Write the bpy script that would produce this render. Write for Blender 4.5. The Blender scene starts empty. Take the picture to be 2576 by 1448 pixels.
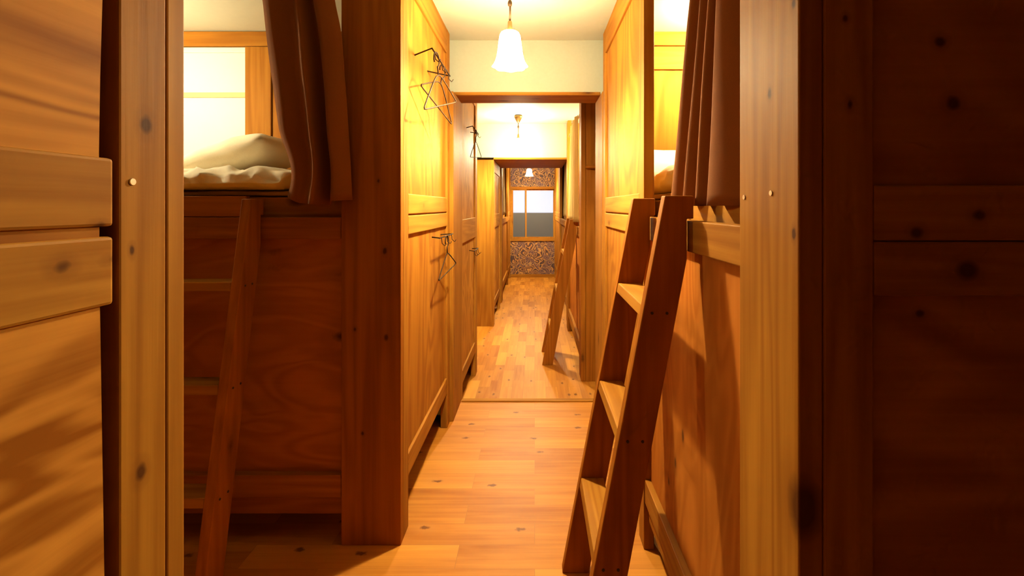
import bpy, bmesh, math, random
from mathutils import Vector, noise, Matrix

S = bpy.context.scene
COL = S.collection
random.seed(7)
PI = math.pi

# ------------------------------------------------------------------ render look
S.view_settings.view_transform = 'Standard'
S.view_settings.look = 'None'
S.view_settings.gamma = 1.0
S.view_settings.use_curve_mapping = False
S.view_settings.exposure = 0.42
try:
    S.cycles.use_denoising = True
    S.cycles.max_bounces = 7
    S.cycles.diffuse_bounces = 5
    S.cycles.glossy_bounces = 2
    S.cycles.transmission_bounces = 4
    S.cycles.caustics_reflective = False
    S.cycles.caustics_refractive = False
    S.cycles.use_adaptive_sampling = True
    S.cycles.adaptive_threshold = .15
    S.cycles.adaptive_min_samples = 16
    S.cycles.sample_clamp_indirect = 6.0
except Exception:
    pass

# ------------------------------------------------------------------ materials
def nt_new(name):
    m = bpy.data.materials.new(name)
    m.use_nodes = True
    nt = m.node_tree
    for n in list(nt.nodes):
        nt.nodes.remove(n)
    out = nt.nodes.new('ShaderNodeOutputMaterial')
    b = nt.nodes.new('ShaderNodeBsdfPrincipled')
    nt.links.new(b.outputs[0], out.inputs[0])
    return m, nt, b, out

def L(nt, a, b):
    nt.links.new(a, b)

def math_node(nt, op, a, b=None, clamp=False):
    n = nt.nodes.new('ShaderNodeMath'); n.operation = op; n.use_clamp = clamp
    for i, v in enumerate((a, b)):
        if v is None: continue
        if isinstance(v, (int, float)): n.inputs[i].default_value = v
        else: L(nt, v, n.inputs[i])
    return n.outputs[0]

def mix_col(nt, fac, a, b, mode='MIX'):
    n = nt.nodes.new('ShaderNodeMix'); n.data_type = 'RGBA'; n.blend_type = mode
    if isinstance(fac, (int, float)): n.inputs[0].default_value = fac
    else: L(nt, fac, n.inputs[0])
    for i, v in ((6, a), (7, b)):
        if isinstance(v, tuple): n.inputs[i].default_value = (*v, 1)
        else: L(nt, v, n.inputs[i])
    return n.outputs[2]

def map_range(nt, v, a, b, c=0.0, d=1.0):
    n = nt.nodes.new('ShaderNodeMapRange')
    L(nt, v, n.inputs[0])
    for i, x in enumerate((a, b, c, d)): n.inputs[i+1].default_value = x
    return n.outputs[0]

def vscale(nt, v, s):
    n = nt.nodes.new('ShaderNodeMapping'); L(nt, v, n.inputs[0]); n.inputs['Scale'].default_value = s
    return n.outputs[0]

def noise_tex(nt, v, scale, detail=4, rough=.55, dist=0.0):
    n = nt.nodes.new('ShaderNodeTexNoise'); L(nt, v, n.inputs['Vector'])
    n.inputs['Scale'].default_value = scale; n.inputs['Detail'].default_value = detail
    n.inputs['Roughness'].default_value = rough; n.inputs['Distortion'].default_value = dist
    return n

WOODS = {}
def wood(axis='z', kind='pine', knots=(), tag=''):
    """stained softwood, grain along axis. kind: pine (solid boards) or ply (rotary cut sheets).
    knots: extra knots (x,y,z,radius,squash) in the object's own coordinates"""
    key = (axis, kind, tuple(knots), tag)
    if key in WOODS: return WOODS[key]
    m, nt, b, out = nt_new('%s_%s_grain' % (kind, axis))
    tc = nt.nodes.new('ShaderNodeTexCoord'); oi = nt.nodes.new('ShaderNodeObjectInfo')
    off = nt.nodes.new('ShaderNodeVectorMath'); off.operation = 'SCALE'
    off.inputs[0].default_value = (13.7, 9.1, 21.3); L(nt, oi.outputs['Random'], off.inputs['Scale'])
    add = nt.nodes.new('ShaderNodeVectorMath'); add.operation = 'ADD'
    L(nt, tc.outputs['Object'], add.inputs[0]); L(nt, off.outputs[0], add.inputs[1])
    P = add.outputs[0]
    ai = 'xyz'.index(axis)
    def sc(across, along):
        v = [across]*3; v[ai] = along
        return tuple(v)
    fine = noise_tex(nt, vscale(nt, P, sc(60, 2.0)), 1.0, 3, .6, 0).outputs[0]
    broad = noise_tex(nt, vscale(nt, P, sc(5, .8)), 1.0, 3, .5, .4).outputs[0]
    if 'ply' in kind:
        ringf = noise_tex(nt, vscale(nt, P, sc(3.0, .9) if kind == 'ply' else sc(4.6, 1.5)), 1.0, 2, .45, .6 if kind == 'ply' else 1.1).outputs[0]
        rings = math_node(nt, 'SINE', math_node(nt, 'MULTIPLY', ringf, 44.0))
        rings = map_range(nt, rings, -1, 1)
        rw, fw = .34, .35
    else:
        ringf = noise_tex(nt, vscale(nt, P, sc(9, .55)), 1.0, 2, .4, .25).outputs[0]
        rings = math_node(nt, 'SINE', math_node(nt, 'MULTIPLY', ringf, 48.0))
        rings = map_range(nt, rings, -1, 1)
        rw, fw = .22, .45
    f = math_node(nt, 'ADD', math_node(nt, 'MULTIPLY', rings, rw), math_node(nt, 'MULTIPLY', fine, fw))
    f = math_node(nt, 'ADD', f, math_node(nt, 'MULTIPLY', broad, .55))
    f = map_range(nt, f, .38, .92)
    if kind == 'ply':
        dark, light = (.245, .084, .0090), (.385, .160, .0185)
    elif kind == 'litwildply':
        dark, light = (.25, .078, .0075), (.60, .262, .042)  # wild figure, its tone raised to brighten a panel the lamps only graze
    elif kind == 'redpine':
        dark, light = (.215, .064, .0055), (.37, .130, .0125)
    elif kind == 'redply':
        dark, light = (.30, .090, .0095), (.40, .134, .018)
    elif kind == 'litply':
        dark, light = (.32, .122, .015), (.50, .225, .032)  # same ply with light put into its colour, for dim bunk ends
    elif kind == 'litpine':
        dark, light = (.28, .105, .012), (.46, .215, .030)  # same lumber as pine, light painted in to lift rails and stiles
    else:
        dark, light = (.225, .080, .0085), (.375, .162, .0195)
    colr = mix_col(nt, f, dark, light)
    # knots: one per voronoi cell, most switched off
    ks = [7.0]*3; ks[ai] = 3.2
    vor = nt.nodes.new('ShaderNodeTexVoronoi'); L(nt, vscale(nt, P, tuple(ks)), vor.inputs['Vector'])
    vor.inputs['Scale'].default_value = 1.0
    wob = math_node(nt, 'MULTIPLY', math_node(nt, 'SUBTRACT', noise_tex(nt, vscale(nt, P, (40, 40, 40)), 1, 2).outputs[0], .5), .10)
    d = math_node(nt, 'ADD', vor.outputs['Distance'], wob)
    sep = nt.nodes.new('ShaderNodeSeparateColor'); L(nt, vor.outputs['Color'], sep.inputs[0])
    gate = math_node(nt, 'GREATER_THAN', sep.outputs[0], .62)
    k = math_node(nt, 'MULTIPLY', map_range(nt, d, .05, .16, 1, 0), gate)
    halo = math_node(nt, 'MULTIPLY', map_range(nt, d, .10, .42, .35, 0), gate)
    for (kx, ky, kz, kr, sq) in knots:
        sub = nt.nodes.new('ShaderNodeVectorMath'); sub.operation = 'SUBTRACT'
        L(nt, tc.outputs['Object'], sub.inputs[0]); sub.inputs[1].default_value = (kx, ky, kz)
        s3 = [1.0]*3; s3[ai] = sq
        ln = nt.nodes.new('ShaderNodeVectorMath'); ln.operation = 'LENGTH'
        L(nt, vscale(nt, sub.outputs[0], tuple(s3)), ln.inputs[0])
        dd = math_node(nt, 'ADD', ln.outputs['Value'], math_node(nt, 'MULTIPLY', wob, .08))
        kr *= .68
        k = math_node(nt, 'MAXIMUM', k, map_range(nt, dd, kr*.6, kr*1.3, 1, 0))
        halo = math_node(nt, 'MAXIMUM', halo, map_range(nt, dd, kr, kr*2.6, .4, 0))
    colr = mix_col(nt, halo, colr, (0.144, 0.045, 0.0072))
    colr = mix_col(nt, math_node(nt, 'MULTIPLY', k, .85), colr, (.055, .016, .005))
    L(nt, colr, b.inputs['Base Color'])
    b.inputs['Roughness'].default_value = .58
    b.inputs['Specular IOR Level'].default_value = .06
    bp = nt.nodes.new('ShaderNodeBump'); bp.inputs['Strength'].default_value = .15; bp.inputs['Distance'].default_value = .003
    L(nt, fine, bp.inputs['Height']); L(nt, bp.outputs[0], b.inputs['Normal'])
    WOODS[key] = m
    return m

def floor_mat(name, along):
    m, nt, b, out = nt_new(name)
    tc = nt.nodes.new('ShaderNodeTexCoord')
    v = tc.outputs['Object']
    mp = nt.nodes.new('ShaderNodeMapping'); L(nt, v, mp.inputs[0])
    if along == 'y': mp.inputs['Rotation'].default_value = (0, 0, PI/2)
    br = nt.nodes.new('ShaderNodeTexBrick'); L(nt, mp.outputs[0], br.inputs['Vector'])
    br.offset = .37; br.offset_frequency = 2; br.squash = 1.0
    br.inputs['Color1'].default_value = (0, 0, 0, 1); br.inputs['Color2'].default_value = (1, 1, 1, 1)
    br.inputs['Mortar'].default_value = (.5, .5, .5, 1)
    br.inputs['Scale'].default_value = 1.0; br.inputs['Mortar Size'].default_value = .0011
    br.inputs['Mortar Smooth'].default_value = .3
    br.inputs['Brick Width'].default_value = .78 if along == 'x' else .36
    br.inputs['Row Height'].default_value = .115 if along == 'x' else .09
    rnd = br.outputs['Color']
    sx = (1.6, 40, 40) if along == 'x' else (40, 1.6, 40)
    comb = nt.nodes.new('ShaderNodeVectorMath'); comb.operation = 'ADD'; L(nt, v, comb.inputs[0])
    so = nt.nodes.new('ShaderNodeVectorMath'); so.operation = 'SCALE'; L(nt, rnd, so.inputs[0]); so.inputs['Scale'].default_value = 7.0
    L(nt, so.outputs[0], comb.inputs[1])
    g = noise_tex(nt, vscale(nt, comb.outputs[0], sx), 1, 5, .6, .4).outputs[0]
    sx2 = (1.2, 6, 6) if along == 'x' else (6, 1.2, 6)
    g2 = noise_tex(nt, vscale(nt, comb.outputs[0], sx2), 1, 3, .5, .6).outputs[0]
    f = math_node(nt, 'ADD', math_node(nt, 'MULTIPLY', g, .55), math_node(nt, 'MULTIPLY', g2, .55))
    sr = nt.nodes.new('ShaderNodeSeparateColor'); L(nt, rnd, sr.inputs[0])
    f = math_node(nt, 'ADD', f, math_node(nt, 'MULTIPLY', sr.outputs[0], .24 if along == 'x' else .34))
    f = map_range(nt, f, .42, .95)
    c = mix_col(nt, f, (.29, .086, .006), (.57, .235, .030))
    vor = nt.nodes.new('ShaderNodeTexVoronoi'); vor.voronoi_dimensions = '2D'; kk = (3.4, 7, 7) if along == 'x' else (7, 3.4, 7)
    L(nt, vscale(nt, v, kk), vor.inputs['Vector']); vor.inputs['Scale'].default_value = 1
    wob = math_node(nt, 'MULTIPLY', math_node(nt, 'SUBTRACT', noise_tex(nt, vscale(nt, v, (50, 50, 50)), 1, 2).outputs[0], .5), .16)
    d = math_node(nt, 'ADD', vor.outputs['Distance'], wob)
    sp = nt.nodes.new('ShaderNodeSeparateColor'); L(nt, vor.outputs['Color'], sp.inputs[0])
    gate = math_node(nt, 'GREATER_THAN', sp.outputs[1], .45)
    c = mix_col(nt, math_node(nt, 'MULTIPLY', map_range(nt, d, .06, .30, .5, 0), gate), c, (.42, .17, .035))
    c = mix_col(nt, math_node(nt, 'MULTIPLY', map_range(nt, d, .035, .085, .9, 0), gate), c, (.13, .036, .006))
    c = mix_col(nt, math_node(nt, 'MULTIPLY', br.outputs['Fac'], .6), c, (.25, .10, .025))
    L(nt, c, b.inputs['Base Color'])
    b.inputs['Roughness'].default_value = .48
    b.inputs['Specular IOR Level'].default_value = .16
    return m

def plain(name, col, rough=.6, spec=.3, metal=0.0, nz=0.0, nscale=20):
    m, nt, b, out = nt_new(name)
    b.inputs['Roughness'].default_value = rough; b.inputs['Specular IOR Level'].default_value = spec
    b.inputs['Metallic'].default_value = metal
    tc = nt.nodes.new('ShaderNodeTexCoord')
    n = noise_tex(nt, tc.outputs['Object'], nscale, 4).outputs[0]
    c2 = tuple(x*(1-max(nz, .03)*1.6) for x in col)
    L(nt, mix_col(nt, n, c2, col), b.inputs['Base Color'])
    if nz:
        bp = nt.nodes.new('ShaderNodeBump'); bp.inputs['Strength'].default_value = nz; bp.inputs['Distance'].default_value = .003
        L(nt, n, bp.inputs['Height']); L(nt, bp.outputs[0], b.inputs['Normal'])
    return m

def cloth(name, col, transl=0.0):
    m, nt, b, out = nt_new(name)
    tc = nt.nodes.new('ShaderNodeTexCoord')
    w = noise_tex(nt, vscale(nt, tc.outputs['Object'], (300, 300, 300)), 1, 2).outputs[0]
    L(nt, mix_col(nt, w, tuple(c*.8 for c in col), col), b.inputs['Base Color'])
    b.inputs['Roughness'].default_value = .9; b.inputs['Specular IOR Level'].default_value = .12
    b.inputs['Sheen Weight'].default_value = .03
    if transl:
        t = nt.nodes.new('ShaderNodeBsdfTranslucent'); t.inputs[0].default_value = (*col, 1)
        mx = nt.nodes.new('ShaderNodeMixShader'); mx.inputs[0].default_value = transl
        L(nt, b.outputs[0], mx.inputs[1]); L(nt, t.outputs[0], mx.inputs[2]); L(nt, mx.outputs[0], out.inputs[0])
    return m

def emit(name, col, strength):
    m, nt, b, out = nt_new(name)
    b.inputs['Base Color'].default_value = (.9, .88, .8, 1)
    b.inputs['Emission Color'].default_value = (*col, 1)
    b.inputs['Emission Strength'].default_value = strength
    b.inputs['Roughness'].default_value = .35
    return m

def wallpaper_mat():
    m, nt, b, out = nt_new('swirling_leaf_wallpaper')
    tc = nt.nodes.new('ShaderNodeTexCoord'); v = tc.outputs['Object']
    nz = nt.nodes.new('ShaderNodeTexNoise'); L(nt, v, nz.inputs['Vector']); nz.inputs['Scale'].default_value = 5; nz.inputs['Detail'].default_value = 1
    sub = nt.nodes.new('ShaderNodeVectorMath'); sub.operation = 'MULTIPLY_ADD'
    L(nt, nz.outputs['Color'], sub.inputs[0]); sub.inputs[1].default_value = (.28, .28, .28); L(nt, v, sub.inputs[2])
    vo = nt.nodes.new('ShaderNodeTexVoronoi'); L(nt, sub.outputs[0], vo.inputs['Vector']); vo.inputs['Scale'].default_value = 8
    vo2 = nt.nodes.new('ShaderNodeTexVoronoi'); vo2.feature = 'DISTANCE_TO_EDGE'; L(nt, sub.outputs[0], vo2.inputs['Vector']); vo2.inputs['Scale'].default_value = 8
    swirl = math_node(nt, 'SINE', math_node(nt, 'MULTIPLY', vo.outputs['Distance'], 24))
    rp = nt.nodes.new('ShaderNodeValToRGB'); L(nt, map_range(nt, swirl, -1, 1), rp.inputs[0])
    e = rp.color_ramp.elements
    e[0].position = 0; e[0].color = (.045, .02, .022, 1); e[1].position = 1; e[1].color = (.46, .23, .06, 1)
    x = e.new(.45); x.color = (.085, .038, .032, 1)
    x = e.new(.7); x.color = (.24, .075, .025, 1)
    sp = nt.nodes.new('ShaderNodeSeparateColor'); L(nt, vo.outputs['Color'], sp.inputs[0])
    c = mix_col(nt, math_node(nt, 'MULTIPLY', math_node(nt, 'GREATER_THAN', sp.outputs[0], .55), .55), rp.outputs[0], (.10, .05, .07))
    c = mix_col(nt, map_range(nt, vo2.outputs['Distance'], .01, .05, .7, 0), c, (.42, .24, .08))
    L(nt, c, b.inputs['Base Color']); b.inputs['Roughness'].default_value = .6
    return m

MW = plain('cream_plaster', (.40, .395, .30), .75, .2, 0, .06, 60)
MCEIL = plain('ceiling_paper', (.46, .44, .34), .6, .2, 0, .05, 30)
MBOARD = plain('white_board', (0.612, 0.646, 0.561), .5, .3, 0, .0, 8)
MBATTEN = plain('yellow_batten', (.62, .46, .18), .5, .2)
MFLOOR1 = floor_mat('transverse_floorboards', 'x')
MFLOOR2 = floor_mat('strip_parquet', 'y')
MCURT = cloth('brown_curtain_cloth', (.225, .072, .0115), .05)
MCURTL = cloth('pale_curtain_cloth', (.66, .50, .22), .5)
MBED = cloth('cream_bedding', (.86, .78, .60))
MMATT = cloth('tan_mattress', (.42, .26, .14))
MWIRE = plain('dull_wire', (.03, .014, .006), .7, .12, 0)
MBRASS = plain('aged_brass', (.42, .26, .10), .35, .5, .9)
MCORD = plain('brown_cord', (.10, .055, .025), .6)
MSTEEL = plain('screw_steel', (.72, .70, .66), .3, .5, 1.0)
MDARK = plain('dark_gap', (.05, .025, .012), .8)
MPAPER = wallpaper_mat()
LAMPCOL = (1.0, .84, .48)
MSHADE = emit('lit_milk_glass', LAMPCOL, 185.0)
MSHADE2 = emit('lit_milk_glass_bright', LAMPCOL, 270.0)
MBULB = emit('lit_bulb', LAMPCOL, 5000.0)
MBUNKL = emit('lit_bunk_globe', (1.0, .88, .56), 520.0)
MBUNKR = emit('lit_bunk_globe_strong', (1.0, .84, .46), 1000.0)

# ------------------------------------------------------------------ mesh helpers
def new_obj(name, bm, mat, parent=None, smooth=False, base=None):
    """bm is in world coordinates; stored relative to the parent's (or its own) base"""
    me = bpy.data.meshes.new(name)
    if base is None:
        base = Vector(parent['_base']) if parent is not None and '_base' in parent else Vector((0, 0, 0))
    base = Vector(base)
    bmesh.ops.translate(bm, verts=bm.verts, vec=-base)
    bmesh.ops.recalc_face_normals(bm, faces=bm.faces)
    bm.to_mesh(me); bm.free()
    if smooth:
        for p in me.polygons: p.use_smooth = True
    me.materials.append(mat)
    o = bpy.data.objects.new(name, me); COL.objects.link(o)
    if parent is not None:
        o.parent = parent
    else:
        o.location = base
    return o

BASES = {}
def thing(name, label, cat, loc=(0, 0, 0), group=None):
    o = bpy.data.objects.new(name, None); COL.objects.link(o)
    o.empty_display_size = .1
    o.location = loc; o['label'] = label; o['category'] = cat
    if group: o['group'] = group
    BASES[o.name] = Vector(loc)
    return o

def tag(o, label, cat, group=None):
    o['label'] = label; o['category'] = cat
    if group: o['group'] = group
    return o

def base_of(o):
    v = Vector((0, 0, 0))
    while o is not None:
        v += o.location; o = o.parent
    return v

def part(name, bm, mat, parent, smooth=False, label=None):
    o = new_obj(name, bm, mat, parent, smooth, base=base_of(parent))
    if label: o['label'] = label
    return o

def box(x0, x1, y0, y1, z0, z1, bev=.003, bm=None):
    own = bmesh.new()
    x0, x1 = sorted((x0, x1)); y0, y1 = sorted((y0, y1)); z0, z1 = sorted((z0, z1))
    bmesh.ops.create_cube(own, size=1)
    for v in own.verts:
        v.co = Vector(((x0+x1)/2 + v.co.x*(x1-x0), (y0+y1)/2 + v.co.y*(y1-y0), (z0+z1)/2 + v.co.z*(z1-z0)))
    bev = min(bev, .2*min(x1-x0, y1-y0, z1-z0))
    if bev > 0:
        bmesh.ops.bevel(own, geom=own.edges[:], offset=bev, segments=2, affect='EDGES', profile=.5)
    if bm is None: return own
    me = bpy.data.meshes.new('t'); own.to_mesh(me); own.free(); bm.from_mesh(me); bpy.data.meshes.remove(me)
    return bm

def prism(poly, plane, a0, a1, bev=.003):
    """poly of (h,z) extruded along the other horizontal axis; plane 'x' -> h is x, extruded in y; 'y' -> h is y, extruded in x"""
    bm = bmesh.new()
    lo, hi = [], []
    for h, z in poly:
        lo.append(bm.verts.new((h, a0, z) if plane == 'x' else (a0, h, z)))
        hi.append(bm.verts.new((h, a1, z) if plane == 'x' else (a1, h, z)))
    bm.faces.new(lo); bm.faces.new(hi[::-1])
    n = len(poly)
    for i in range(n):
        bm.faces.new((lo[i], lo[(i+1) % n], hi[(i+1) % n], hi[i]))
    bmesh.ops.recalc_face_normals(bm, faces=bm.faces)
    if bev: bmesh.ops.bevel(bm, geom=bm.edges[:], offset=bev, segments=2, affect='EDGES', profile=.5)
    return bm

def tube(pts, r, seg=8, bm=None, closed=False):
    bm = bm or bmesh.new()
    pts = [Vector(p) for p in pts]
    rings = []
    n = len(pts)
    up = Vector((.31, .22, .92)).normalized()
    for i, p in enumerate(pts):
        if closed: t = pts[(i+1) % n] - pts[i-1]
        else: t = pts[min(i+1, n-1)] - pts[max(i-1, 0)]
        t.normalize()
        a = t.cross(up)
        if a.length < .05: a = t.cross(Vector((1, 0, 0)))
        a.normalize(); b = t.cross(a)
        rings.append([bm.verts.new(p + r*(math.cos(2*PI*k/seg)*a + math.sin(2*PI*k/seg)*b)) for k in range(seg)])
    for i in range(n if closed else n-1):
        A, B = rings[i], rings[(i+1) % n]
        for k in range(seg):
            bm.faces.new((A[k], A[(k+1) % seg], B[(k+1) % seg], B[k]))
    if not closed:
        bm.faces.new(rings[0]); bm.faces.new(rings[-1][::-1])
    return bm

def lathe(prof, cx, cy, seg=32, ruffle=None):
    bm = bmesh.new(); rings = []
    for i, (r, z) in enumerate(prof):
        ring = []
        for k in range(seg):
            a = 2*PI*k/seg
            rr = r
            if ruffle: rr = r*(1 + ruffle[i]*math.cos(8*a))
            ring.append(bm.verts.new((cx + rr*math.cos(a), cy + rr*math.sin(a), z)))
        rings.append(ring)
    for A, B in zip(rings, rings[1:]):
        for k in range(seg):
            bm.faces.new((A[k], A[(k+1) % seg], B[(k+1) % seg], B[k]))
    return bm

def smooth_poly(pts, n=6):
    """Catmull-Rom through the points"""
    P = [Vector(p) for p in pts]; P = [2*P[0]-P[1]] + P + [2*P[-1]-P[-2]]
    out = []
    for i in range(1, len(P)-2):
        for k in range(n):
            t = k/n; a, b, c, d = P[i-1:i+3]
            out.append(.5*((2*b) + (c-a)*t + (2*a-5*b+4*c-d)*t*t + (3*b-a-3*c+d)*t**3))
    out.append(P[-2]); return out

def lerp(tab, t):
    for (a, va), (b_, vb) in zip(tab, tab[1:]):
        if t <= b_:
            q = (t-a)/(b_-a) if b_ > a else 0
            q = max(0, min(1, q)); return va + (vb-va)*q
    return tab[-1][1]

# ------------------------------------------------------------------ measures
CL, CR = -.514, .414          # corridor faces of the bunks
ZC1, ZF2, ZC2 = 2.348, -.145, 2.305
TH = .205                     # dividing wall

# ------------------------------------------------------------------ setting
def struct(name, bm, mat, base=(0, 0, 0)):
    o = new_obj(name, bm, mat, None, base=base); o['kind'] = 'structure'; return o

XL, XR = -2.75, 1.66
struct('floor', box(XL-.1, XR+.1, -1.3, 3.02, -.2, 0, 0), MFLOOR1)
struct('floor.001', box(XL-.1, XR+.1, 3.02, 9.35, -.3, ZF2, 0), MFLOOR2)
struct('trim_1', box(CL+.025, CR-.004, 2.985, 3.028, -.02, .008, .003), wood('x'))      # nosing of the step
struct('ceiling', box(XL-.1, XR+.1, -1.3, 2.83, ZC1, ZC1+.1, 0), MCEIL)
struct('ceiling.001', box(XL-.1, XR+.1, 3.02, 9.35, ZC2, ZC2+.1, 0), MCEIL)
struct('wall_back', box(XL-.1, XR+.1, -1.3, -1.2, 0, ZC1, 0), wood('z', 'ply'))
struct('wall_left', box(XL-.1, XL, -1.2, 9.2, ZF2, ZC1, 0), wood('z', 'ply'))
struct('wall_right', box(XR, XR+.1, -1.2, 9.2, ZF2, ZC1, 0), wood('z', 'ply'))
# dividing wall between the two rooms: one mesh with the doorway cut in it
bm = bmesh.new()
box(XL, CL, 2.82, 3.025, -.19, ZC1+.05, 0, bm)
box(CR, XR, 2.82, 3.025, -.19, ZC1+.05, 0, bm)
box(CL, CR, 2.82, 3.025, 2.02, ZC1+.05, 0, bm)
struct('wall_middle', bm, MW)
# the doorway's wooden lining
dj = struct('door_1', box(CL, CR, 2.815, 3.03, 2.0, 2.022, .003), wood('x'))
o = part('jamb', box(CL-.03, CL+.022, 2.712, 3.03, 0, 2.0, .004), wood('z'), dj)
o = part('jamb', box(CR-.004, CR+.03, 2.712, 3.03, 0, 2.0, .004), wood('z'), dj)
# beam between middle room and far room with boarded underside
struct('wall_inner', box(XL, XR, 5.41, 5.60, 1.895, ZC2+.04, 0), MW)
struct('trim_2', box(-.497, .40, 5.405, 6.62, 1.872, 1.894, .002), wood('x'))
struct('wall_inner_rear', box(-.497, .40, 6.52, 6.62, 1.894, ZC2+.04, 0), MW)
# far wall with window opening
WY = 9.2
wx0, wx1, wz0, wz1 = -.50, .44, .60, 1.715
bm = bmesh.new()
box(XL, wx0, WY, WY+.1, ZF2, ZC2+.05, 0, bm); box(wx1, XR, WY, WY+.1, ZF2, ZC2+.05, 0, bm)
box(wx0, wx1, WY, WY+.1, ZF2, wz0, 0, bm); box(wx0, wx1, WY, WY+.1, wz1, ZC2+.05, 0, bm)
struct('wall_far', bm, MPAPER)
struct('baseboard_far', box(-.49, .41, WY-.02, WY-.001, ZF2, ZF2+.065, .003), wood('x'))
# sliding window
wf = struct('window_1', None or (lambda b: (box(wx0, wx1, WY-.02, WY+.08, wz0, wz0+.055, .003, b), box(wx0, wx1, WY-.02, WY+.08, wz1-.05, wz1, .003, b),
     box(wx0, wx0+.03, WY-.02, WY+.08, wz0+.055, wz1-.05, .003, b), box(wx1-.03, wx1, WY-.02, WY+.08, wz0+.055, wz1-.05, .003, b), b)[-1])(bmesh.new()), wood('x', tag='window'))
mg, nt, b, out = nt_new('frosted_pane')
b.inputs['Base Color'].default_value = (.86, .88, .92, 1); b.inputs['Roughness'].default_value = .16
b.inputs['Transmission Weight'].default_value = .92; b.inputs['IOR'].default_value = 1.2
for k, (a, c, yy) in enumerate(((wx0+.03, -.165, WY+.005), (-.205, wx1-.03, WY+.04))):
    bm = bmesh.new(); t = .028
    za, zb = wz0+.055, wz1-.05
    box(a, a+t, yy, yy+.03, za, zb, .002, bm); box(c-t, c, yy, yy+.03, za, zb, .002, bm)
    box(a+t, c-t, yy, yy+.03, za, za+t, .002, bm); box(a+t, c-t, yy, yy+.03, zb-t, zb, .002, bm)
    s = part('sash', bm, wood('z', tag='window'), wf)
    part('pane', box(a+t, c-t, yy+.012, yy+.016, za+t, zb-t, 0), mg, s)
struct('wall_outside', box(-2.5, 2.5, WY+.55, WY+.7, -1.5, 1.172, 0), plain('outside_render', (.42, .40, .37), .9, .1, 0, .1, 12))

# ------------------------------------------------------------------ bunks
def side_boards(P, xa, s, y0, y1, zf, zc, near_w, far_w, knots=None, ply_axis='z', r1=(1.27, 1.354), r2=(1.186, 1.264), one_rail=False, gaps=None):
    """panelled side of a bunk in the plane x = xa (outward = s), y0..y1"""
    kn = knots or {}
    plyk = 'litply' if one_rail else 'ply'; pink = 'litpine' if one_rail else 'pine'
    x = lambda d: xa + s*d
    pa, pb = y0+near_w-.012, y1-far_w+.012
    if gaps:                                     # boards shrunk away from the post, a hollow showing behind
        pb = y1-far_w; rec, rr, rg = .0045, .0005, .006
        part('backing', box(x(.036), x(.05), y0+near_w, y1-far_w+.02, zf+.1, zc-.01, 0), wood('z', 'ply'), P)
        bm = bmesh.new()
        zs = [zf+.22 + (zc-.01-zf-.22)*k/24 for k in range(25)]
        g = {}
        for k, z in enumerate(zs):
            gp = lerp(gaps, z)
            for a, yy in ((0, pa), (1, pb-gp)):
                for b_, xx in ((0, x(rec)), (1, x(.016))):
                    g[k, a, b_] = bm.verts.new((xx, yy, z))
        for k in range(24):
            for (a0, b0_), (a1, b1_) in (((0, 0), (1, 0)), ((1, 0), (1, 1)), ((1, 1), (0, 1)), ((0, 1), (0, 0))):
                bm.faces.new((g[k, a0, b0_], g[k, a1, b1_], g[k+1, a1, b1_], g[k+1, a0, b0_]))
        for k in (0, 24):
            bm.faces.new((g[k, 0, 0], g[k, 1, 0], g[k, 1, 1], g[k, 0, 1]))
        part('side_panel', bm, wood(ply_axis, 'litwildply', kn.get('panel', ())), P)
    else:
        rec, rr, rg = .012, .001, .002
        part('side_panel', box(x(rec), x(.024), pa, pb, zf+.22, zc-.01, 0), wood(ply_axis, plyk, kn.get('panel', ())), P)
    part('stile', box(x(0), x(.04), y0, y0+near_w, zf, zc-.003), wood('z', pink, kn.get('near', ())), P)
    part('stile', box(x(0), x(.04), y1-far_w, y1, zf, zc-.003), wood('z', pink, kn.get('far', ())), P)
    part('top_rail', box(x(.001), x(.036), y0+near_w, y1-far_w, zc-.145, zc-.003), wood('y'), P)
    if one_rail:
        part('middle_rail', box(x(.002), x(.03), y0+near_w, y1-far_w, zf+r2[0], zf+r1[1]), wood('y', 'litpine'), P)
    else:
        part('middle_rail', box(x(rr), x(.03), y0+near_w+.004, y1-far_w-rg, zf+r1[0], zf+r1[1], .004), wood('y', 'litpine', kn.get('r1', ())), P)
        part('middle_rail', box(x(rr), x(.03), y0+near_w+.004, y1-far_w-rg, zf+r2[0], zf+r2[1], .004), wood('y', 'litpine', kn.get('r2', ())), P)
    part('bottom_rail', box(x(.001), x(.032), y0+near_w, y1-far_w, zf+.204, zf+.293), wood('y'), P)

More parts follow.
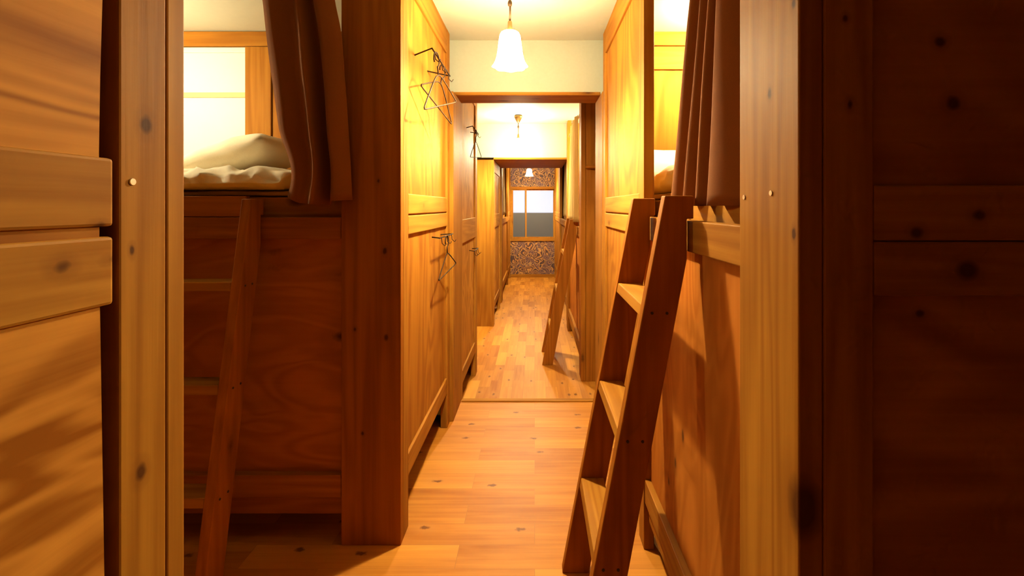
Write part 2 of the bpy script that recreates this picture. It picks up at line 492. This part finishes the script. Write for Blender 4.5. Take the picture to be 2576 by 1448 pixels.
def bunk_front_facing(label, xa, s, y0, y1, face, zf, zc, length=2.1, interior=False, knots=None, one_rail=False, ply_axis='z', r1=(1.27, 1.354), r2=(1.186, 1.264), group=None, gaps=None, stain='pine'):
    """bunk lying across the corridor; open long side faces -y or +y"""
    kn = knots or {}
    x = lambda d: xa + s*d
    P = thing('bunk_bed', label, 'bunk bed', (xa + s*length/2, (y0+y1)/2, zf), group)
    if face < 0:
        ya, d = y0, 1; st0, st1 = y0+.033, y1; nw, fw = .072, .075
    else:
        ya, d = y1, -1; st0, st1 = y0, y1-.033; nw, fw = .08, .071
    y = lambda t: ya + d*t
    side_boards(P, xa, s, st0, st1, zf, zc, nw, fw, knots=kn, one_rail=one_rail, ply_axis=ply_axis, r1=r1, r2=r2, gaps=gaps)
    part('front_post', box(x(0), x(.229), y(0), y(.0322), zf, zc-.003), wood('z', stain, kn.get('post', ())), P)
    xe = length
    part('front_post', box(x(xe-.2), x(xe), y(0), y(.0322), zf, zc-.003), wood('z', stain), P)
    part('front_rail', box(x(.232), x(xe-.203), y(.006), y(.036), zf+1.176, zf+1.26), wood('x', stain), P)
    part('guard_board', box(x(.60), x(xe-.203), y(.008), y(.034), zf+1.262, zf+1.342), wood('x', stain), P)
    part('front_panel', box(x(.20), x(xe-.19), y(.035), y(.047), zf+.15, zf+1.23, 0), wood('x', stain.replace('pine', 'ply')), P)
    part('lower_rail', box(x(.232), x(xe-.203), y(.006), y(.036), zf+.18, zf+.266), wood('x', stain), P)
    part('toe_board', box(x(.232), x(xe-.203), y(.018), y(.046), zf+.11, zf+.178), wood('x', stain), P)
    part('bed_deck', box(x(.05), x(xe-.04), y(.06), y(abs(y1-y0)-.05), zf+1.20, zf+1.338), wood('x'), P)
    part('foot_panel', box(x(xe-.03), x(xe), y(.036), y(abs(y1-y0)), zf+.05, zc-.003, 0), wood('y', 'ply'), P)
    yb = abs(y1-y0)
    part('back_panel', box(x(.042), x(xe-.032), y(yb-.018), y(yb-.006), zf+.05, zc-.003, 0), MBOARD if interior else wood('z', 'ply'), P)
    if interior:
        part('back_top_board', box(x(.045), x(xe-.04), y(yb-.045), y(yb-.02), zc-.092, zc-.004), wood('x'), P)
        part('back_upright', box(x(1.055), x(1.21), y(yb-.045), y(yb-.02), zf+1.34, zc-.095), wood('z'), P)
        part('back_lining', box(x(.05), x(1.05), y(yb-.035), y(yb-.02), zf+1.34, zc-.095, 0), wood('z', 'ply'), P)
        part('back_batten', box(x(1.215), x(xe-.04), y(yb-.028), y(yb-.019), 1.955, 1.985, .002), MBATTEN, P, label='yellow batten')
        part('reading_shelf', box(x(1.215), x(xe-.04), y(yb-.03), y(yb-.019), zc-.125, zc-.096, .002), MBOARD, P)
    return P

def bunk_side_facing(label, xa, s, y0, ysplit, y1, zf, zc, depth=1.13, post=.204, knots=None, end=True, interior=False, handle=False, group=None, pw=.075, stain='pine', frontply='ply'):
    """bunk lying along the corridor; half of its long side is open to the corridor, half closed by a partition"""
    kn = knots or {}
    x = lambda d: xa + s*d
    P = thing('bunk_bed', label, 'bunk bed', (xa + s*depth/2, (y0+y1)/2, zf), group)
    part('front_post', box(x(0), x(.038), y0, y0+post, zf, zc-.003), wood('z', stain, kn.get('post', ())), P)
    if end:
        part('end_stile', box(x(.0395), x(.118), y0, y0+.036, zf, zc-.003), wood('z', stain, kn.get('stile', ())), P)
        part('end_stile', box(x(depth-.08), x(depth), y0, y0+.036, zf, zc-.003), wood('z'), P)
        part('end_panel', box(x(.11), x(depth-.07), y0+.012, y0+.024, zf+.2, zc-.01, 0), wood('x', 'ply', kn.get('end', ())), P)
        part('end_rail', box(x(.119), x(depth-.081), y0+.002, y0+.034, zf+1.247, zf+1.334), wood('x', 'pine', kn.get('r1', ())), P)
        part('end_rail', box(x(.119), x(depth-.081), y0+.002, y0+.034, zf+1.16, zf+1.245), wood('x', 'pine', kn.get('r2', ())), P)
        part('top_rail', box(x(.119), x(depth-.081), y0+.002, y0+.034, zc-.145, zc-.003), wood('x'), P)
        part('bottom_rail', box(x(.119), x(depth-.081), y0+.002, y0+.034, zf+.204, zf+.293), wood('x'), P)
    part('front_rail', box(x(.004), x(.04), y0+post, ysplit, zf+1.178, zf+1.262), wood('y'), P)
    part('front_panel', box(x(.026), x(.038), y0+post-.02, ysplit+.02, zf+.15, zf+1.19, 0), wood('z', frontply, kn.get('front', ())), P)
    part('lower_rail', box(x(.004), x(.03), y0+post, ysplit, zf+.178, zf+.266), wood('y'), P)
    part('toe_board', box(x(.018), x(.044), y0+post, ysplit, zf+.11, zf+.176), wood('y'), P)
    # partition
    side_boards(P, xa, s, ysplit, y1, zf, zc, pw, .075)
    part('bed_deck', box(x(.06), x(depth-.02), y0+.05, y1-.03, zf+1.17, zf+1.325), wood('y'), P)
    part('back_panel', box(x(depth-.012), x(depth), y0+.04, y1, zf+.05, zc-.003, 0), wood('z', 'ply'), P)
    part('far_end_panel', box(x(.042), x(depth-.014), y1-.014, y1-.002, zf+.05, zc-.003, 0), wood('z', 'ply'), P)
    if interior:
        part('far_top_board', box(x(.045), x(depth-.016), y1-.04, y1-.016, zc-.085, zc-.004), wood('x'), P)
        part('far_upper_board', box(x(.045), x(depth-.016), y1-.030, y1-.016, zc-.225, zc-.088), wood('x'), P)
    if handle:
        hz = zf + 1.775
        part('grab_handle', tube(smooth_poly([(x(.15), y0-.001, hz), (x(.145), y0-.035, hz), (x(.10), y0-.045, hz), (x(.055), y0-.035, hz), (x(.05), y0-.001, hz)], 5), .017, 10), wood('x', stain), P, smooth=True)
    return P

def screw(parent, c, ax, label=None):
    bm = bmesh.new()
    bmesh.ops.create_cone(bm, cap_ends=True, segments=16, radius1=.0048, radius2=.0042, depth=.002)
    if ax == 'x':
        bmesh.ops.rotate(bm, verts=bm.verts, cent=(0, 0, 0), matrix=Matrix.Rotation(PI/2, 3, 'Y'))
    bmesh.ops.translate(bm, verts=bm.verts, vec=Vector(c))
    return part('screw', bm, MSTEEL, parent)

def rel(P, pts):
    """knots given in world metres -> the bunk's own coordinates"""
    return tuple((round(p[0]-P[0], 4), round(p[1]-P[1], 4), round(p[2]-P[2], 4), p[3], p[4]) for p in pts)

# near left bunk (end beside the camera)
b0 = (CL-1.05, (-1.0+.658)/2, 0)
nearleft = bunk_front_facing('honey pine bunk at the left edge, screwed post and panelled end nearest the viewer', CL, -1, -1.0, .658, 1, 0, ZC1,
    ply_axis='y', r1=(1.276, 1.359), r2=(1.181, 1.264), gaps=[(.2, .012), (.85, .014), (1.2, .020), (1.4, .021), (1.6, .015), (1.8, .010), (2.4, .006)], knots={
    'panel': rel(b0, [(-.531, .475, .955, .008, .6), (-.531, .535, .96, .006, .6), (-.531, .41, 1.505, .006, .8)]),
    'far': rel(b0, [(CL, .592, 1.408, .012, .7), (CL, .572, 1.245, .005, .6), (CL, .585, .953, .011, .7)]),
    'r1': rel(b0, [(-.519, .546, 1.305, .005, 1), (-.519, .53, 1.278, .008, .8)]),
    'r2': rel(b0, [(-.519, .487, 1.235, .011, .8), (-.519, .545, 1.236, .006, .5)])})
screw(nearleft, (CL+.0006, .572, 1.332), 'x')
# middle left bunk (faces the viewer)
b1 = (CL-1.05, (1.72+2.71)/2, 0)
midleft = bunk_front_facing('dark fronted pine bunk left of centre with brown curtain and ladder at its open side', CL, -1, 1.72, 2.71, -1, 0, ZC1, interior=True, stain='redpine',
    knots={'post': rel(b1, [(-.575, 1.72, 1.13, .010, .6), (-.69, 1.72, .83, .008, .7), (-.57, 1.72, .80, .012, .7), (-.66, 1.72, .43, .007, .7), (-.60, 1.72, 1.40, .007, .6)])})
# near right bunk
b2 = (CR+1.13/2, (.702+2.71)/2, 0)
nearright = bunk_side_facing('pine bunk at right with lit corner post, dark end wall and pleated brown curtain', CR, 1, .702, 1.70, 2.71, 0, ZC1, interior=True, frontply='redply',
    knots={'post': rel(b2, [(CR, .716, 1.625, .007, .5), (CR, .716, 1.257, .006, .5), (CR+.008, .702, .826, .040, .6), (CR, .79, 1.50, .008, .6)]),
           'stile': rel(b2, [(.487, .702, 1.595, .006, .7), (.494, .702, 1.46, .006, .6)]),
           'end': rel(b2, [(.667, .714, 1.465, .0145, 1), (.646, .714, 1.563, .011, .9), (.615, .714, 1.13, .008, .8)]),
           'r1': rel(b2, [(.60, .704, 1.26, .013, 1), (.70, .704, 1.286, .012, .8)]),
           'r2': rel(b2, [(.68, .704, 1.20, .02, .8)]),
           'front': rel(b2, [(.44, 1.33, .62, .012, .5), (.44, 1.40, .50, .011, .5), (.44, 1.47, .40, .010, .5)])})
screw(nearright, (CR-.0006, .784, 1.324), 'x')
screw(nearright, (CR-.0006, .884, 1.319), 'x')
# middle room
X2 = -.505
bunk_front_facing('pine bunk end panel just through the doorway on the left, with wire rack', X2, -1, 3.06, 3.93, 1, ZF2, ZC2, one_rail=True)
X2R = .385
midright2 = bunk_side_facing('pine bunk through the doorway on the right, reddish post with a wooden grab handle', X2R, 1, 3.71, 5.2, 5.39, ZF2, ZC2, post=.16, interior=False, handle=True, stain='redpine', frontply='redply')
# far room
bunk_front_facing('distant pine bunk below the white beam on the left, broad post facing the viewer', -.495, -1, 5.415, 6.42, -1, ZF2, 1.872, one_rail=True)
bunk_side_facing('farthest left bunk beside the papered end wall, past the pale hanging curtain', -.495, -1, 6.75, 8.3, 9.17, ZF2, ZC2, end=True)
bunk_side_facing('farthest right bunk beside the papered end wall, right of the window', .405, 1, 5.62, 7.2, 9.17, ZF2, ZC2, end=True, post=.12)

# ------------------------------------------------------------------ ladders
def ladder(label, ori, h0, sgn, a_near, a_far, zf, group='bunk ladders'):
    """ori 'x': leans towards +x with rails at y = a_near, a_far; ori 'y': leans towards +y with rails at x"""
    t = .036
    loc = (h0+.05, (a_near+a_far)/2, zf) if ori == 'x' else ((a_near+a_far)/2, h0+.05, zf)
    P = thing('bunk_ladder', label, 'ladder', loc, group)
    k = .19
    poly = [(0, 0), (.095, 0), (.095+k*1.158-.003, 1.158), (.312, 1.268), (.330, 1.268), (.330, 1.33), (k*1.33, 1.33)]
    poly = [(h0 + h, zf + z) for h, z in poly]
    for a in (a_near, a_far):
        lo, hi = (a, a+t)
        o = part('side_rail', prism(poly, 'x' if ori == 'x' else 'y', lo, hi), wood('z', 'redpine'), P)
        if zf == 0 and (ori == 'x') == (a == a_near):
            for zt in (1.03, .685, .34):
                for dh in (.025, .065):
                    bm = bmesh.new()
                    bmesh.ops.create_cone(bm, cap_ends=True, segments=12, radius1=.0042, radius2=.0038, depth=.002)
                    hh, zz = h0 + k*(zt-.015) + dh, zf + zt - .016
                    if ori == 'x':
                        bmesh.ops.rotate(bm, verts=bm.verts, cent=(0, 0, 0), matrix=Matrix.Rotation(PI/2, 3, 'X'))
                        bmesh.ops.translate(bm, verts=bm.verts, vec=(hh, a-.0006, zz))
                    else:
                        bmesh.ops.rotate(bm, verts=bm.verts, cent=(0, 0, 0), matrix=Matrix.Rotation(PI/2, 3, 'Y'))
                        bmesh.ops.translate(bm, verts=bm.verts, vec=(hi+.0006, hh, zz))
                    part('screw', bm, MDARK, o)
    for zt in (1.03, .685, .34):
        pl = [(h0+k*(zt-.03)+.002, zf+zt-.032), (h0+k*(zt)+.002, zf+zt), (h0+k*zt+.083, zf+zt), (h0+k*(zt-.03)+.083, zf+zt-.032)]
        part('tread', prism(pl, 'x' if ori == 'x' else 'y', a_near+t+.0005, a_far-.0005), wood('y' if ori == 'x' else 'x', tag='ladder'), P)
    return P
ladder('tall pine ladder in the right foreground, hooked over the near right bunk rail', 'x', .098, 1, 1.205, 1.59, 0)
ladder('shadowed pine ladder at left, leaning on the dark front of the curtained bunk', 'y', 1.410, 1, -1.475, -1.088, 0)
ladder('small distant pine ladder beyond the doorway, leaning on the right bunk', 'x', X2R-.316, 1, 4.09, 4.46, ZF2)

# ------------------------------------------------------------------ curtains
def curtain(name, label, fn, nu, nv, mat, rod, rings=True, thick=.003):
    """fn(u,v)->world point; rod = (p0,p1)"""
    mid = (Vector(fn(.5, 0)))
    P = thing(name, label, 'curtain', (mid.x, mid.y, mid.z), None)
    bm = bmesh.new()
    g = [[bm.verts.new(fn(i/nu, j/nv)) for i in range(nu+1)] for j in range(nv+1)]
    for j in range(nv):
        for i in range(nu):
            bm.faces.new((g[j][i], g[j][i+1], g[j+1][i+1], g[j+1][i]))
    o = part('cloth', bm, mat, P, smooth=True)
    sm = o.modifiers.new('thickness', 'SOLIDIFY'); sm.thickness = thick; sm.offset = 0
    part('curtain_rod', tube(rod, .008, 10), MBRASS, P, smooth=True)
    return P

def smoothtab(tab, t):
    w = 0; s = 0
    for k in (-.03, -.015, 0, .015, .03):
        s += lerp(tab, max(tab[0][0], min(tab[-1][0], t+k)))
    return s/5

# left curtain: fold depth across its width (u), from left edge to the flap at right
FOLD = [(0, .05), (.05, .02), (.14, .0), (.24, .012), (.36, .03), (.44, .012), (.49, -.034), (.52, -.045), (.55, -.03), (.60, .04), (.65, .085), (.69, .07), (.73, -.015), (.77, -.045), (.86, -.035), (.95, -.012), (1, .012)]
def left_curtain(u, v):
    ztop = 2.335
    zb = lerp([(0, 1.352), (.12, 1.335), (.3, 1.314), (.7, 1.306), (.74, 1.310), (.78, 1.322), (1, 1.326)], u)
    z = ztop + (zb-ztop)*v
    zz = (ztop - z)/(ztop-1.306)
    xl = smoothtab([(0, -1.085), (.25, -1.032), (.5, -1.008), (.74, -.972), (.83, -.945), (.90, -.945), (1.0, -.985)], zz)
    xr = smoothtab([(0, -.775), (.25, -.753), (.37, -.728), (.6, -.708), (.8, -.698), (1.0, -.684)], zz)
    f = smoothtab(FOLD, u)
    amp = .55 + .45*zz
    x = xl + (xr-xl)*u
    y = 1.682 + f*amp*.8
    if zz > .72 and u < .3:                 # the near corner is swept back onto the bedding
        q = (zz-.72)/.28
        y += .05*q*(1-u/.3)**1.5
    y += .003*math.sin(9*u+14*v)
    if x > -.745: y = min(y, 1.712)
    return (x, y, z)
curtain('bed_curtain', 'brown curtain hanging at left of centre over the dark fronted bunk', left_curtain, 90, 40, MCURT, [(-2.30, 1.70, 2.325), (-.52, 1.70, 2.325)])

def right_curtain(u, v):
    ztop, zb = 2.335, 1.303
    z = ztop + (zb-ztop)*v
    ye = lerp([(0, 1.10), (.45, 1.24), (1, 1.425)], v)
    y0 = .918
    # u 0 = far edge, 1 = beside the post
    y = ye + (y0-ye)*u
    cuts = [0, .24, .43, .60, 1.0]
    x = CR + .017
    for a, b_ in zip(cuts, cuts[1:]):
        if u <= b_ + 1e-6:
            q = (u-a)/(b_-a)
            up = .062 if b_ < 1 else .066
            x += up*(.5-.5*math.cos(PI*min(1, q/.84))) if q < .84 else up*(.5+.5*math.cos(PI*(q-.84)/.16))
            y += (.016*math.sin(PI*min(1, max(0, (q-.55)/.45)))) * (-1 if a < .7 else 0)
            break
    x += .0015*math.sin(11*u+9*v)
    return (x, y, z)
curtain('bed_curtain', 'brown pleated curtain at right between the big ladder and lit corner post', right_curtain, 160, 36, MCURT, [(CR+.055, .75, 2.322), (CR+.055, 1.69, 2.322)])

def pale_curtain(x, ya, yb, zt, zb, s, folds):
    def fn(u, v):
        y = ya + (yb-ya)*u*(.75+.25*v)
        return (x + s*(.012+.022*math.sin(2*PI*folds*u+.6)*(.5+.5*v)), y, zt + (zb-zt)*v)
    return fn
curtain('bed_curtain', 'pale tied curtain beyond the doorway at right above the distant ladder', pale_curtain(X2R-.03, 3.90, 4.70, 2.1, 1.165, 1, 4), 60, 20, MCURTL, [(X2R+.015, 3.72, 2.115), (X2R+.015, 5.18, 2.115)])
curtain('bed_curtain', 'pale curtain in the farthest room on the left side', pale_curtain(-.515, 6.95, 7.8, 2.1, 1.165, -1, 3), 40, 16, MCURTL, [(-.53, 6.8, 2.11), (-.53, 8.28, 2.11)])
curtain('bed_curtain', 'pale curtain in the farthest room on the right side', pale_curtain(.425, 5.85, 6.6, 1.98, 1.165, 1, 3), 40, 16, MCURTL, [(.44, 5.75, 2.11), (.44, 7.2, 2.11)])

# ------------------------------------------------------------------ bedding
def slab(x0, x1, y0, y1, z0, z1, amp, freq, seed, nx=60, ny=36, droop=0.0, rnd=.03):
    """soft rounded slab with creases"""
    bm = bmesh.new()
    nz = 6
    def P(i, j, k):
        u, v, w = i/nx, j/ny, k/nz
        x = x0+(x1-x0)*u; y = y0+(y1-y0)*v; z = z0+(z1-z0)*w
        # round the edges
        ex = min(u*(x1-x0), (1-u)*(x1-x0)); ey = min(v*(y1-y0), (1-v)*(y1-y0))
        for e in (ex, ey):
            if e < rnd:
                q = 1-e/rnd
                z = (z0+z1)/2 + (z-(z0+z1)/2)*math.sqrt(max(0, 1-q*q*.75))
        p = Vector((x, y, z))
        n = noise.noise(p*freq + Vector((seed, 3*seed, 0)))
        n2 = abs(noise.noise(Vector((x*freq*1.3+y*freq*.8, z*freq*1.2+seed, y*freq*.7))))
        cr = amp*(.8*n + 1.2*(.35-n2))
        d = Vector((0, 0, 0))
        if k == nz or k > 0: d.z += cr*w
        if j == 0: d.y -= cr*1.3
        if j == ny: d.y += cr*.4
        if i == 0: d.x -= cr
        if i == nx: d.x += cr
        if droop and v < .2: d.z -= droop*(1-v/.2)**2*(w*.3)
        return p + d
    idx = {}
    for i in range(nx+1):
        for j in range(ny+1):
            for k in range(nz+1):
                if i in (0, nx) or j in (0, ny) or k in (0, nz):
                    idx[i, j, k] = bm.verts.new(P(i, j, k))
    def q(a, b_, c, d): bm.faces.new((idx[a], idx[b_], idx[c], idx[d]))
    for i in range(nx):
        for j in range(ny):
            q((i, j, 0), (i+1, j, 0), (i+1, j+1, 0), (i, j+1, 0)); q((i, j, nz), (i+1, j, nz), (i+1, j+1, nz), (i, j+1, nz))
        for k in range(nz):
            q((i, 0, k), (i+1, 0, k), (i+1, 0, k+1), (i, 0, k+1)); q((i, ny, k), (i+1, ny, k), (i+1, ny, k+1), (i, ny, k+1))
    for j in range(ny):
        for k in range(nz):
            q((0, j, k), (0, j+1, k), (0, j+1, k+1), (0, j, k+1)); q((nx, j, k), (nx, j+1, k), (nx, j+1, k+1), (nx, j, k+1))
    return bm

def pillow_bm(cx, cy, cz, w, d, h, tilt=0.0, rot=0.0, lift=0.0):
    bm = bmesh.new(); n = 22; up, dn = {}, {}
    M = Matrix.Translation((cx, cy, cz)) @ Matrix.Rotation(rot, 4, 'Z') @ Matrix.Rotation(tilt, 4, 'Y') @ Matrix.Rotation(lift, 4, 'X')
    for i in range(n+1):
        for j in range(n+1):
            u, v = 2*i/n-1, 2*j/n-1
            t = (max(0, 1-u**4)*max(0, 1-v**4))**.55
            pinch = 1 - .07*(1-abs(u*v))
            wob = .006*noise.noise(Vector((u*3, v*3, cx*5)))
            p = Vector((u*w/2*pinch, v*d/2*pinch, t*h/2+wob))
            up[i, j] = bm.verts.new(M @ p)
            if i in (0, n) or j in (0, n): dn[i, j] = up[i, j]
            else: dn[i, j] = bm.verts.new(M @ Vector((p.x, p.y, -t*h/2)))
    for i in range(n):
        for j in range(n):
            bm.faces.new((up[i, j], up[i+1, j], up[i+1, j+1], up[i, j+1]))
            bm.faces.new((dn[i, j], dn[i, j+1], dn[i+1, j+1], dn[i+1, j]))
    return bm

m1 = new_obj('mattress', slab(-2.50, -.60, 1.79, 2.645, 1.340, 1.366, .003, 4, 1, 30, 16), MMATT, None, True, base=(-1.55, 2.2, 1.34))
tag(m1, 'thin tan mattress under the rumpled cream duvet in the left upper bunk', 'mattress')
d1 = new_obj('duvet', slab(-2.48, -.985, 1.735, 2.62, 1.368, 1.450, .034, 7.5, 5, 150, 60, .05, .05), MBED, None, True, base=(-1.7, 2.2, 1.37))
tag(d1, 'rumpled cream duvet on the left upper bunk beside the brown curtain', 'duvet')
p1 = new_obj('pillow', pillow_bm(-1.50, 2.36, 1.556, 0.46, .52, .16, -.30, .0, .0), MBED, None, True, base=(-1.5, 2.36, 1.5))
tag(p1, 'white pillow propped on the duvet in the left upper bunk', 'pillow')

m2 = new_obj('mattress', slab(.505, 1.48, .78, 2.66, 1.327, 1.358, .003, 4, 2, 16, 30), MMATT, None, True, base=(1, 1.7, 1.33))
tag(m2, 'mattress under cream bedding in the right upper bunk behind the curtain', 'mattress')
d2 = new_obj('duvet', slab(.518, 1.47, 1.30, 2.25, 1.358, 1.458, .02, 9, 8, 60, 80, 0, .06), MBED, None, True, base=(1, 1.7, 1.36))
tag(d2, 'cream duvet edge glimpsed in the right upper bunk beside the pleated curtain', 'duvet')
p2 = new_obj('pillow', pillow_bm(.80, 2.42, 1.50, .60, .40, .17, 0.0, .1, .38), MBED, None, True, base=(.8, 2.42, 1.46))
tag(p2, 'cream pillow at the far end of the right upper bunk', 'pillow')

# ------------------------------------------------------------------ pendant lamps
def pendant(label, x, y, zc, drop, r=.067, h=.155, power_mat=None):
    """drop: ceiling to bottom of shade"""
    zb = zc - drop; zt = zb + h
    P = thing('pendant_lamp', label, 'lamp', (x, y, zc), 'corridor pendant lamps')
    cup = [(.004, zc-.085), (.012, zc-.08), (.028, zc-.055), (.042, zc-.028), (.046, zc-.012), (.040, zc-.002), (.001, zc-.001)]
    part('canopy', lathe(cup, x, y, 24), MBRASS, P, True)
    part('cord', tube([(x, y, zc-.08), (x+.001, y, (zc+zt)/2), (x, y, zt+.02)], .0045, 8), MCORD, P, True)
    knob = [(.001, zc-.118), (.008, zc-.116), (.0105, zc-.126), (.009, zc-.138), (.001, zc-.142)]
    part('cord_adjuster', lathe(knob, x, y, 12), MCORD, P, True)
    sock = [(.001, zt+.055), (.010, zt+.05), (.012, zt+.02), (.020, zt+.012), (.022, zt-.004), (.001, zt-.004)]
    part('socket', lathe(sock, x, y, 16), MBRASS, P, True)
    prof, ruf = [], []
    for t, rr, rf in ((0, .45, 0), (.03, .56, 0), (.10, .64, 0), (.3, .70, .01), (.5, .75, .015), (.7, .82, .02), (.85, .92, .03), (.94, 1.02, .05), (1.0, 1.10, .07)):
        prof.append((r*rr, zt - h*t)); ruf.append(rf)
    sh = part('shade', lathe(prof, x, y, 48, ruf), power_mat or MSHADE, P, True)
    sm = sh.modifiers.new('thickness', 'SOLIDIFY'); sm.thickness = .004; sm.offset = -1
    bm = bmesh.new(); bmesh.ops.create_uvsphere(bm, u_segments=20, v_segments=12, radius=.024)
    bmesh.ops.translate(bm, verts=bm.verts, vec=(x, y, zb+.027))
    part('bulb', bm, MBULB, P, True)
    return P
pendant('white glass tulip pendant hanging nearest, in front of the first header wall', -.112, 2.03, ZC1, .415)
pendant('white glass pendant in the middle room seen through the doorway, cup canopy above', -.18, 4.92, ZC2, .415, power_mat=MSHADE2)
pendant('farthest small pendant glowing above the window in the last room', -.10, 8.25, ZC2, .44, .062, .13)

def globe(label, x, y, zc, mat=None, drop=.06):
    P = thing('bunk_lamp', label, 'lamp', (x, y, zc), 'lamps inside the bunks')
    part('lamp_base', lathe([(.001, zc-.018), (.05, zc-.018), (.052, zc-.004), (.001, zc-.003)], x, y, 24), MBRASS, P, True)
    part('stem', tube([(x, y, zc-.016), (x, y, zc-drop)], .006, 8), MBRASS, P, True)
    c = zc-drop-.045
    part('globe', lathe([(.0015, c-.048)] + [(.05*math.sin(a), c-.048*math.cos(a)) for a in [PI*k/12 for k in range(1, 12)]] + [(.0015, c+.048)], x, y, 24), mat or MBUNKL, P, True)
    return P
globe('small round globe lamp inside the left upper bunk', -2.25, 1.90, ZC1, None, .28)
globe('small round globe lamp inside the right upper bunk', 1.02, 2.26, ZC1, MBUNKR)
globe('small round globe lamp inside the right bunk beyond the doorway', .95, 4.85, ZC2, MBUNKR)

# ------------------------------------------------------------------ wire racks and hangers
def rack(label, x, yc, z, w=.30, out=.085):
    P = thing('wall_rack', label, 'rack', (x, yc, z), 'wire wall racks')
    part('wire_frame', tube([(x+.001, yc-w*.28, z), (x+out, yc-w*.5, z), (x+out, yc+w*.5, z), (x+.001, yc+w*.28, z)], .0034, 8), MWIRE, P, True)
    for q in (-.38, 0, .38):
        part('hook', tube([(x+out, yc+w*q, z), (x+out+.004, yc+w*q, z-.03), (x+out+.018, yc+w*q, z-.042), (x+out+.026, yc+w*q, z-.03)], .0024, 6), MWIRE, P, True)
    return P

def hanger(label, top, ang, w=.40, drop=.105, tilt=0.0, r=.0030):
    """wire clothes hanger; top = point where the hook rests; ang = direction of its span in plan; tilt = in-plane swing"""
    o = Vector(top); d = Vector((math.cos(ang), math.sin(ang), 0)); u = Vector((0, 0, 1))
    ct, st = math.cos(tilt), math.sin(tilt)
    def W(a, b_): return o + d*(a*ct - b_*st) + u*(a*st + b_*ct)
    bm = bmesh.new()
    hook = [W(.030*math.cos(t)-.0, .030*math.sin(t)-.030) for t in [math.radians(x) for x in range(200, -91, -24)]]
    hook += [W(.002, -.075), W(0, -.095)]
    tube(hook, r, 6, bm)
    ap = -.095
    tube(smooth_poly([W(0, ap), W(w*.12, ap-.016), W(w*.47, ap-drop*.86), W(w*.5, ap-drop*.96), W(w*.46, ap-drop), W(0, ap-drop), W(-w*.46, ap-drop), W(-w*.5, ap-drop*.96), W(-w*.47, ap-drop*.86), W(-w*.12, ap-.016), W(0, ap)], 4), r, 6, bm)
    P = new_obj('wire_hanger', bm, MWIRE, None, True, base=top)
    tag(P, label, 'hanger', 'wire clothes hangers')
    return P
XP = CL - .017
rack('upper wire rack on the left bunk wall near the ceiling', XP, 2.08, 1.965, .40, .10)
hanger('wire hanger on the upper rack, nearer the doorway, swung with its far corner low', (XP+.098, 2.12, 1.966), math.radians(78), .34, .12, -.30)
hanger('wire hanger on the upper rack, hanging flat along the wall toward the dark post', (XP+.105, 1.93, 1.966), math.radians(80), .38, .13, .30)
rack('lower wire rack under the twin rails on the left bunk wall', XP, 2.40, 1.145, .36, .06)
hanger('wire hanger under the twin rails on the left bunk wall', (XP+.064, 2.38, 1.147), math.radians(86), .34, .10, .12)
XP2 = X2-.017
rack('upper wire rack on the bunk end through the doorway', XP2, 3.50, 1.90, .34, .06)
hanger('wire hanger on the bunk end through the doorway', (XP2+.06, 3.50, 1.903), math.radians(84), .36, .12, .1)
rack('lower wire rack on the bunk end through the doorway', XP2, 3.62, .955, .26, .05)

# ------------------------------------------------------------------ daylight beyond the window
w = bpy.data.worlds.new('dusk_sky'); S.world = w; w.use_nodes = True
bg = w.node_tree.nodes['Background']; bg.inputs[0].default_value = (.80, .82, 1.0, 1); bg.inputs[1].default_value = 1.0

# ------------------------------------------------------------------ camera
cd = bpy.data.cameras.new('camera'); cam = bpy.data.objects.new('camera', cd); COL.objects.link(cam)
cam.location = (0, 0, 1.3); cam.rotation_euler = (PI/2, 0, 0)
cd.sensor_fit = 'HORIZONTAL'; cd.sensor_width = 36; cd.lens = 36*1127/2576
cd.shift_x = -57/2576; cd.shift_y = -204/2576
cd.clip_start = .02
S.camera = cam
